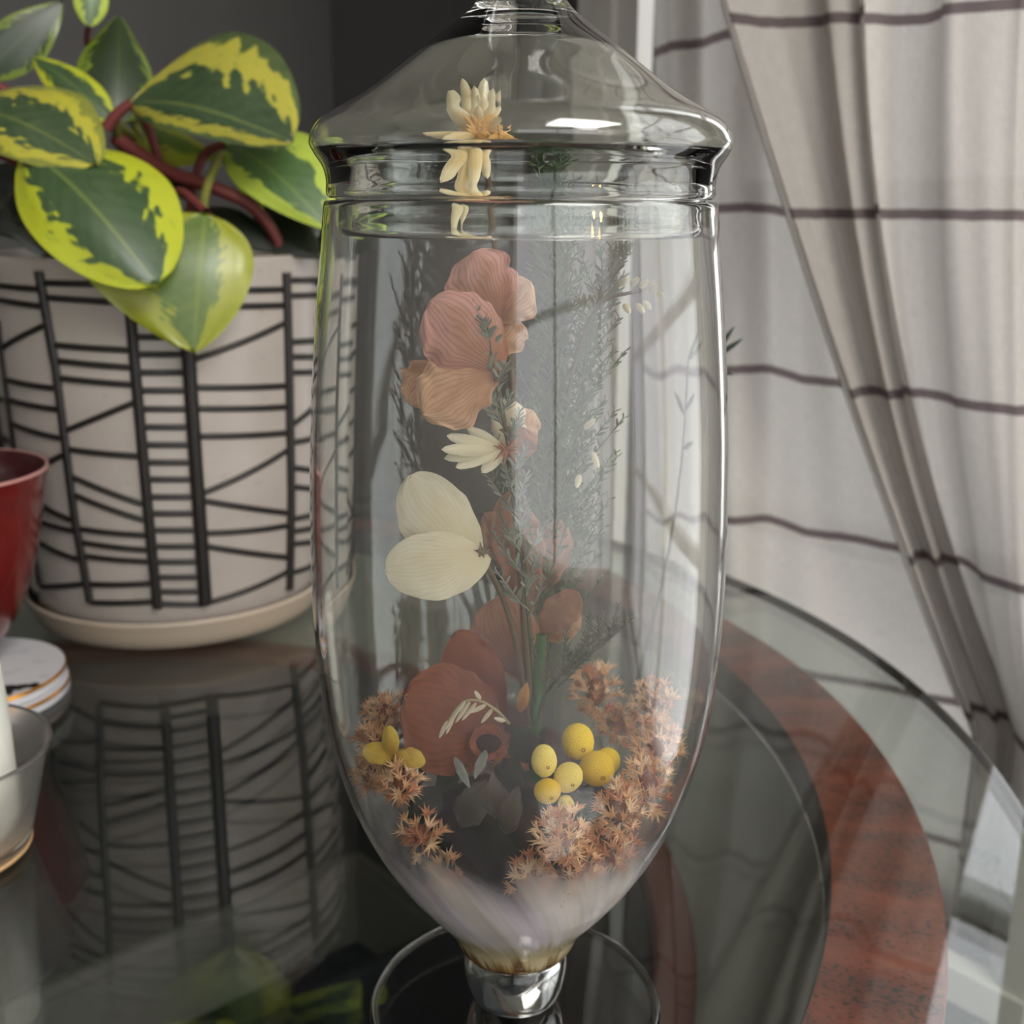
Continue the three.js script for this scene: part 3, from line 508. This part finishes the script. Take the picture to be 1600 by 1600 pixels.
fern('tall feathery grey-green fern spray reaching up to the jar rim', [[838, 1160, 0.0], [846, 1000, -0.012], [856, 800, -0.018], [866, 600, -0.02], [862, 430, -0.02], [856, 322, -0.018]], 90, 0.034, 0x53634a, 0.12, 0.0056);
fern('second fern spray leaning to the right side of the jar', [[842, 1160, -0.004], [860, 1000, -0.02], [885, 800, -0.028], [910, 600, -0.03], [935, 470, -0.026], [962, 400, -0.02]], 64, 0.03, 0x5f6c56, 0.3, 0.0052);
fern('low dark feathery sprig fanning right above the yellow buds', [[838, 1130, 0.014], [852, 1085, 0.014], [880, 1050, 0.012], [920, 1018, 0.008], [962, 985, 0.004]], 22, 0.02, 0x4b5243, 0.4, 0.0034);
fern('thin fern sprig beside the pink bloom', [[836, 1100, 0.01], [818, 900, 0.012], [800, 740, 0.016], [775, 600, 0.026], [760, 500, 0.028]], 26, 0.016, 0x7a8176, -0.1, 0.0046, { stem: 0.00035 });
{ // pale leafy twig near the jar's right wall
  const c = J(860, 700, -0.026), f = thing('leafy_twig', 'thin twig with pale pointed leaflets near the right wall of the jar', 'twig', c);
  const pts = [[842, 1150, -0.006], [865, 800, -0.025], [900, 560, -0.012], [945, 470, 0.012], [1000, 455, 0.02]].map((p) => J(...p).sub(c));
  part('stem', taperTube(pts, 0.0011, 0.0005, 40, 6), stalkBrown, f);
  for (const [x, y, u, w] of [[968, 448, 10, -14], [984, 447, 14, -13], [998, 450, 14, -12], [1012, 452, 14, -8], [1024, 458, 12, 4], [974, 474, 10, 16], [994, 474, 12, 16], [1004, 470, 12, 14], [912, 670, 18, -16], [925, 705, 10, 26], [905, 740, -4, 22]]) petal(f, PM.cream, [x, y], 0.018, [x + u, y + w], 0.02, 5, 5, { ...strapO, a: 0.8 }, 'leaflet');
}
{ // dry grass sprig lying over the brown bloom
  const c = J(740, 1110, 0.034), f = thing('grass_sprig', 'dry straw-coloured grass sprig lying across the dark brown bloom', 'grass sprig', c);
  const stalk = [[795, 1128, 0.022], [775, 1108, 0.032], [750, 1094, 0.036], [728, 1094, 0.037], [706, 1116, 0.037], [690, 1148, 0.036]].map((p) => J(...p).sub(c)), straw = std({ color: 0x9a8c6c, roughness: 0.85 });
  part('stalk', taperTube(stalk, 0.0006, 0.0004, 24, 5), straw, f);
  for (const [x0, y0, x1, y1] of [[728, 1094, 705, 1122], [722, 1098, 695, 1140], [735, 1094, 712, 1128], [712, 1110, 698, 1146], [745, 1096, 722, 1124], [760, 1100, 735, 1112], [700, 1124, 687, 1152], [770, 1106, 752, 1128], [752, 1092, 742, 1078], [790, 1125, 772, 1120]]) petal(f, PM.cream, [x0, y0], 0.0375, [x1, y1], 0.038, 3.4, 3.4, { ...strapO, a: 0.8 }, 'husk');
}
{ // a slim sprig standing behind the jar, its leaf tips just showing past the glass on the right
  const c = atY(1010, 1075, T + 0.001), f = thing('green_sprig', 'slim dark green sprig behind the jar, leaf tips showing right of it', 'sprig', c), m = std({ color: 0x12261a, roughness: 0.6, side: THREE.DoubleSide });
  const q = [c.clone(), J(1060, 900, c.z + 0.03), J(1095, 720, c.z + 0.06), J(1112, 560, c.z + 0.075)].map((p) => p.sub(c));
  part('stem', taperTube(q, 0.0012, 0.0006, 24, 6), m, f);
  for (const [x0, y0, x1, y1] of [[1112, 560, 1148, 509], [1112, 562, 1162, 528], [1110, 575, 1146, 586], [1104, 640, 1130, 612], [1104, 650, 1078, 610], [1098, 700, 1124, 690]]) petal(f, m, [x0, y0], c.z + 0.074, [x1, y1], c.z + 0.076, 7, 7, { ...strapO, a: 0.85, b: 0.8 }, 'leaf');
}
{ // green stalks of the bouquet and the dark leaves at its foot
  const c = J(836, 1160, 0.006), f = thing('green_stalk', 'thick green cut stalk rising at the middle of the jar', 'stalk', c);
  part('stem', taperTube([J(838, 1215, 0.006), J(836, 1160, 0.006), J(838, 1090, 0.004), J(846, 990, 0.0)].map((p) => p.sub(c)), 0.0026, 0.0018, 20, 10), stalkGreen, f);
  for (const [x, y] of [[826, 1145], [850, 1132]]) petal(f, PM.green, [838, 1190], 0.01, [x, y], 0.014, 9, 7, strapO, 'leaf');
  petal(f, petalMat([0.62, 0.40, 0.16], [0.80, 0.60, 0.32], [0.5, 0.3, 0.1], 77), [812, 1112], 0.012, [824, 1064], 0.012, 10, 10, { a: 0.8, b: 0.8, ruffle: 0.05 }, 'tan_bract');
  const d = thing('dark_leaves', 'heap of dark green and grey crumpled leaves on the jar bottom', 'leaves', V(0, T + 0.07, 0));
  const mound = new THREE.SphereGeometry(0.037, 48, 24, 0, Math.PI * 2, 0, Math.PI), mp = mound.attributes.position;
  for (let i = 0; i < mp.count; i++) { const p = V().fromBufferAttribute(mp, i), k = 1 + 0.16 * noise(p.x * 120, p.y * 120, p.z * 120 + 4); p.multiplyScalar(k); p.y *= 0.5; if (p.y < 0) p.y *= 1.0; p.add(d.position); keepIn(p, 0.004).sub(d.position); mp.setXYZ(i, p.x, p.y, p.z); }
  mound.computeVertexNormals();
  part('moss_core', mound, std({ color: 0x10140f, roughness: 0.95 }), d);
  for (const [x0, y0, x1, y1, z, w, k] of [[730, 1165, 680, 1245, 0.024, 18, 0], [760, 1170, 742, 1215, 0.03, 8, 2], [720, 1290, 760, 1215, 0.032, 26, 1], [780, 1280, 770, 1205, 0.034, 20, 1], [690, 1230, 640, 1285, 0.03, 26, 0], [800, 1180, 790, 1250, 0.02, 26, 0], [830, 1190, 810, 1130, 0.018, 30, 0], [660, 1190, 620, 1240, 0.02, 24, 0], [790, 1300, 810, 1225, 0.036, 18, 1], [850, 1260, 880, 1215, 0.02, 30, 0], [900, 1240, 960, 1260, 0.01, 28, 0], [710, 1180, 735, 1230, 0.034, 7, 2]]) petal(d, [PM.green, PM.grey, petalMat([0.45, 0.47, 0.45], [0.6, 0.62, 0.6], [0.3, 0.3, 0.3], 90)][k], [x0, y0], z, [x1, y1], z + 0.004, w, w, { a: 0.85, b: 0.8, bend: 0.12, ruffle: 0.4 }, 'leaf');
}
{ // yellow globe buds
  const ball = new THREE.IcosahedronGeometry(1, 24), bp = ball.attributes.position;
  for (let i = 0; i < bp.count; i++) { const p = V().fromBufferAttribute(bp, i).normalize(), e = 1 + 0.035 * noise(p.x * 14, p.y * 14, p.z * 14) + 0.03 * noise(p.x * 34, p.y * 34, p.z * 34); p.multiplyScalar(e); bp.setXYZ(i, p.x, p.y, p.z); }
  ball.computeVertexNormals();
  const ym = [0xebc935, 0xecd470, 0xe4bd24].map((c) => std({ color: c, roughness: 0.95 })), pit = std({ color: 0xa8801f, roughness: 0.95 });
  const bud = (x, y, z, r, e, tilt, k, label) => {
    const c = J(x, y, z), b = thing('yellow_bud', label, 'dried bud', c, 'round yellow dried buds'), R = r * JK;
    const s = part('head', ball, ym[k], b); s.scale.set(R, R * e, R); s.rotation.z = tilt;
    const q = part('pit', new THREE.TorusGeometry(R * 0.10, R * 0.05, 8, 14), pit, b); q.position.set(R * 0.28, -R * 0.08, R * 0.985); q.scale.z = 0.6;
  };
  bud(903, 1157, 0.014, 26, 1.18, 0.1, 0, 'topmost and largest of the yellow globe buds at the right');
  bud(850, 1187, 0.03, 20, 1.3, 0.05, 1, 'pale oval yellow bud at the upper left of the cluster');
  bud(887, 1213, 0.03, 22, 1.15, -0.6, 1, 'pale yellow bud in the centre of the cluster');
  bud(932, 1199, 0.02, 28, 1.05, 0, 2, 'deep yellow bud with a pit, right side of the cluster');
  bud(855, 1234, 0.034, 21, 0.95, 0.2, 2, 'deep yellow bud with a pit, lower left of the cluster');
  bud(884, 1256, 0.032, 13, 1.2, 0.2, 1, 'smallest pale bud, lowest in the cluster');
  bud(950, 1186, 0.01, 20, 1.1, 0.3, 0, 'yellow bud half hidden behind the deep yellow one');
  const c = J(605, 1172, 0.03), w = thing('yellow_bloom', 'crumpled yellow petals among the rust florets at the left wall', 'dried flower', c), ypm = petalMat([0.78, 0.62, 0.16], [0.86, 0.74, 0.28], [0.6, 0.45, 0.1], 101, { v: 0.2, t: 0.2 });
  for (const [x0, y0, x1, y1, a, b] of [[620, 1178, 570, 1170, 16, 18], [615, 1180, 608, 1132, 14, 12], [618, 1172, 665, 1192, 14, 16], [612, 1180, 640, 1186, 10, 14], [618, 1176, 585, 1184, 10, 12]]) petal(w, ypm, [x0, y0], 0.032, [x1, y1], 0.038, a, b, { bend: 0.2, cup: 0.5, ruffle: 0.15 });
}
{ // rust-coloured spiky florets in clumps all round the bottom
  const mk = (n, sd) => {                                   // one spiky star floret
    const gs = []; for (let i = 0; i < n; i++) {
      const a = i / n * 6.283 + rr(-0.2, 0.2), up = rr(0.45, 1.5), l = rr(0.75, 1.1), g = new THREE.ConeGeometry(0.15, l, 4).translate(0, l / 2, 0);
      g.scale(1, 1, 0.6); g.applyQuaternion(new THREE.Quaternion().setFromUnitVectors(V(0, 1, 0), V(Math.cos(a), up, Math.sin(a)).normalize())); gs.push(g);
    }
    gs.push(new THREE.ConeGeometry(0.24, 0.8, 5).rotateX(Math.PI).translate(0, -0.25, 0));
    return mergeGeometries(gs);
  };
  const shapes = [mk(8), mk(9), mk(7), mk(10)], mats = [0xeab98c, 0xdca578, 0xf2cba4, 0xc88764].map((c) => std({ color: c, roughness: 0.85 }));
  const core = std({ color: 0x8a5238, roughness: 1 });
  const clump = (x, y, z, r, n0, label, e = 1.1) => {
    const n = Math.round(n0 * 1.8);
    const c = keepIn(J(x, y, z), r * JK * 0.6), f = thing('rust_floret_clump', label, 'dried flower', c, 'rust-brown floret clumps'), R = r * JK;
    const cg = new THREE.IcosahedronGeometry(R * 0.42, 3).scale(1, e, 1); part('core', cg, core, f);
    for (let i = 0; i < n; i++) {
      const yy = 1 - 2 * (i + 0.5) / n, ph = i * 2.39996 + rr(-0.3, 0.3), q = Math.sqrt(1 - yy * yy), d = V(q * Math.cos(ph), yy, q * Math.sin(ph)), p = V(d.x * R, d.y * R * e, d.z * R).multiplyScalar(rr(0.45, 1.0)).add(c);
      keepIn(p, 0.0028).sub(c);
      const m = part('floret', shapes[i % 4], mats[Math.floor(rnd() * 4)], f), s = rr(0.0032, 0.0052);
      m.position.copy(p); m.scale.setScalar(s); m.quaternion.setFromUnitVectors(V(0, 1, 0), d.add(V(0, 0.7, 0)).normalize());
    }
  };
  clump(602, 1112, 0.0, 40, 20, 'highest rust floret clump at the left wall of the jar', 0.9);
  clump(590, 1160, 0.02, 34, 16, 'rust floret clump behind the yellow petals at the left');
  clump(578, 1208, 0.02, 30, 14, 'rust floret clump against the left wall, below the yellow petals');
  clump(628, 1220, 0.036, 30, 16, 'pale rust floret with open star tips, front left of the jar', 1.3);
  clump(660, 1300, 0.036, 34, 14, 'rust floret clump half buried in the white film, lower left');
  clump(700, 1372, 0.03, 34, 12, 'rust floret clump lowest on the left, blurred by film');
  clump(932, 1080, -0.03, 44, 22, 'tall rust floret clump at the back, under the fern', 1.5);
  clump(965, 1130, -0.024, 40, 18, 'rust floret clump at the back, behind the large yellow bud');
  clump(1022, 1098, -0.018, 42, 20, 'highest rust floret clump at the right wall of the jar', 1.2);
  clump(1030, 1160, 0.006, 48, 26, 'broad rust floret clump at the right wall, beside the buds');
  clump(1010, 1222, 0.022, 44, 22, 'rust floret clump below the broad one, right wall');
  clump(968, 1262, 0.036, 38, 20, 'rust floret clump standing alone right of the smallest bud', 1.3);
  clump(880, 1302, 0.046, 42, 24, 'rust floret clump directly under the yellow buds', 1.0);
  clump(900, 1352, 0.042, 46, 22, 'rust floret clump pressed to the front glass, low centre');
  clump(955, 1325, 0.034, 42, 20, 'rust floret clump low on the right, near the front glass');
  clump(830, 1368, 0.04, 36, 14, 'sparse rust floret clump on the bottom, veiled by film');
  clump(800, 1190, -0.035, 44, 16, 'dim rust floret clump at the back of the dark leaves');
  clump(690, 1150, -0.03, 40, 14, 'rust floret clump hidden behind the brown bloom');
}
{ // cloudy dried film on the inside of the glass; its upper veil also paints reflected haze
  const W = 1024, H = 512, h0 = 0.0289, h1 = 0.284;
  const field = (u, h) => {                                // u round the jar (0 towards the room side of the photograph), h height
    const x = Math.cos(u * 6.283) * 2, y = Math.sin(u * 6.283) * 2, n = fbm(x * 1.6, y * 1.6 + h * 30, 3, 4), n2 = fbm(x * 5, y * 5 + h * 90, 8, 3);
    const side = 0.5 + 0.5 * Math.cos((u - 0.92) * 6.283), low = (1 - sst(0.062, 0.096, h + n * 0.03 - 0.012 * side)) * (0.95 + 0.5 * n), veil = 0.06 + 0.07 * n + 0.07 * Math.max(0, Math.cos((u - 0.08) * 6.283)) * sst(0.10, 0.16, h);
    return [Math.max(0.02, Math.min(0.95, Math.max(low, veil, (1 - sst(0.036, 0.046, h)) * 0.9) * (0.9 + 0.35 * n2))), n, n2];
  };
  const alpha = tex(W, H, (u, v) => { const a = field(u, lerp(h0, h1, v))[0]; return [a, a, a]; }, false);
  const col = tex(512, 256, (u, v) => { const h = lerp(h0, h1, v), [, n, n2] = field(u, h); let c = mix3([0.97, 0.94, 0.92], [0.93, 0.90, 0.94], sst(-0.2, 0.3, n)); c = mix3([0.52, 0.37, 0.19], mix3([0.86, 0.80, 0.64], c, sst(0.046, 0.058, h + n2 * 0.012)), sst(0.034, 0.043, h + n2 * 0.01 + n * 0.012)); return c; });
  alpha.wrapT = col.wrapT = THREE.ClampToEdgeWrapping;
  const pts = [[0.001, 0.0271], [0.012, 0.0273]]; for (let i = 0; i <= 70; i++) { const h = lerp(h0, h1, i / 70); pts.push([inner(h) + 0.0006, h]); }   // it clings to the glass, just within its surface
  const f = part('film_and_haze', lathe(pts, 160), phy({ map: col, alphaMap: alpha, transparent: true, roughness: 0.95, side: THREE.DoubleSide, specularIntensity: 0.1 }), jar, 'whitish dried film and painted reflection haze inside the glass');
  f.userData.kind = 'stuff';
}

{ // the flush ceiling lamp added as fill light, a lamp with two candle bulbs further back in the room, and an added dark box standing in for shade in the corner
  const l = thing('added_ceiling_lamp', 'round flush white lamp added on the ceiling to light the scene', 'lamp', room(2.62, 2.5, 0.72));
  part('shade', lathe(smoothProfile([[0, -0.08], [0.4, -0.075], [0.56, -0.05], [0.6, -0.012], [0.605, -0.0005]], 20), 64), std({ color: 0xf0ece2, roughness: 0.6, emissive: new THREE.Color(1.0, 0.95, 0.88), emissiveIntensity: 2 }), l);
  part('collar', lathe([[0.605, -0.012], [0.62, -0.012], [0.62, -0.0003], [0.605, -0.0003]], 64), std({ color: 0x8d8a84, roughness: 0.4, metalness: 0.6 }), l);
  const f = thing('floor_lamp', 'slim black floor lamp with two warm candle bulbs', 'lamp', room(2.45, 0, 0.56)), blk = std({ color: 0x1b1918, roughness: 0.4, metalness: 0.5 });
  part('base', lathe(smoothProfile([[0, 0.0005], [0.13, 0.0005], [0.135, 0.006], [0.13, 0.014], [0.03, 0.022], [0.012, 0.04]], 24), 48), blk, f);
  part('pole', new THREE.CylinderGeometry(0.009, 0.011, 1.2, 16).translate(0, 0.635, 0), blk, f);
  part('arm', tube([V(-0.07, 1.27, 0), V(-0.04, 1.225, 0), V(0, 1.232, 0), V(0.04, 1.225, 0), V(0.07, 1.27, 0)], 0.006, 30, 8), blk, f);
  for (const x of [-0.07, 0.07]) {
    part('socket', new THREE.CylinderGeometry(0.013, 0.011, 0.03, 16).translate(x, 1.282, 0), blk, f);
    part('bulb', lathe(smoothProfile([[0.009, 1.297], [0.016, 1.312], [0.0165, 1.325], [0.009, 1.35], [0.001, 1.368]], 20), 24).translate(x, 0, 0), std({ color: 0xffe0a0, emissive: new THREE.Color(1, 0.62, 0.22), emissiveIntensity: 22 }), f);
    const p = new THREE.PointLight(new THREE.Color(1, 0.66, 0.3), 0.12); p.position.set(x, 1.325, 0); p.castShadow = true; f.add(p);
  }
  const b = thing('corner_shade_box', 'added dark box on the floor in the corner, standing in for shade seen through the glass', 'bin', room(0.5, 0, 0.18)); b.rotation.y = TURN;
  const cloth = std({ color: 0x14171d, roughness: 0.95, bumpMap: grain, bumpScale: 0.0008 });  // near-black, so the added box reads as the corner's shade
  const w = 0.085, d = 0.13, h = 0.3;
  for (const [x, z, sx, sz] of [[0, d, w, 0.006], [0, -d, w, 0.006], [w, 0, 0.006, d], [-w, 0, 0.006, d]]) part('side', new RoundedBoxGeometry(2 * sx, h, 2 * sz, 2, 0.004).translate(x, h / 2 + 0.001, z), cloth, b);
  part('bottom', new THREE.BoxGeometry(2 * w, 0.006, 2 * d).translate(0, 0.005, 0), cloth, b);
}

renderer.render(scene, camera);
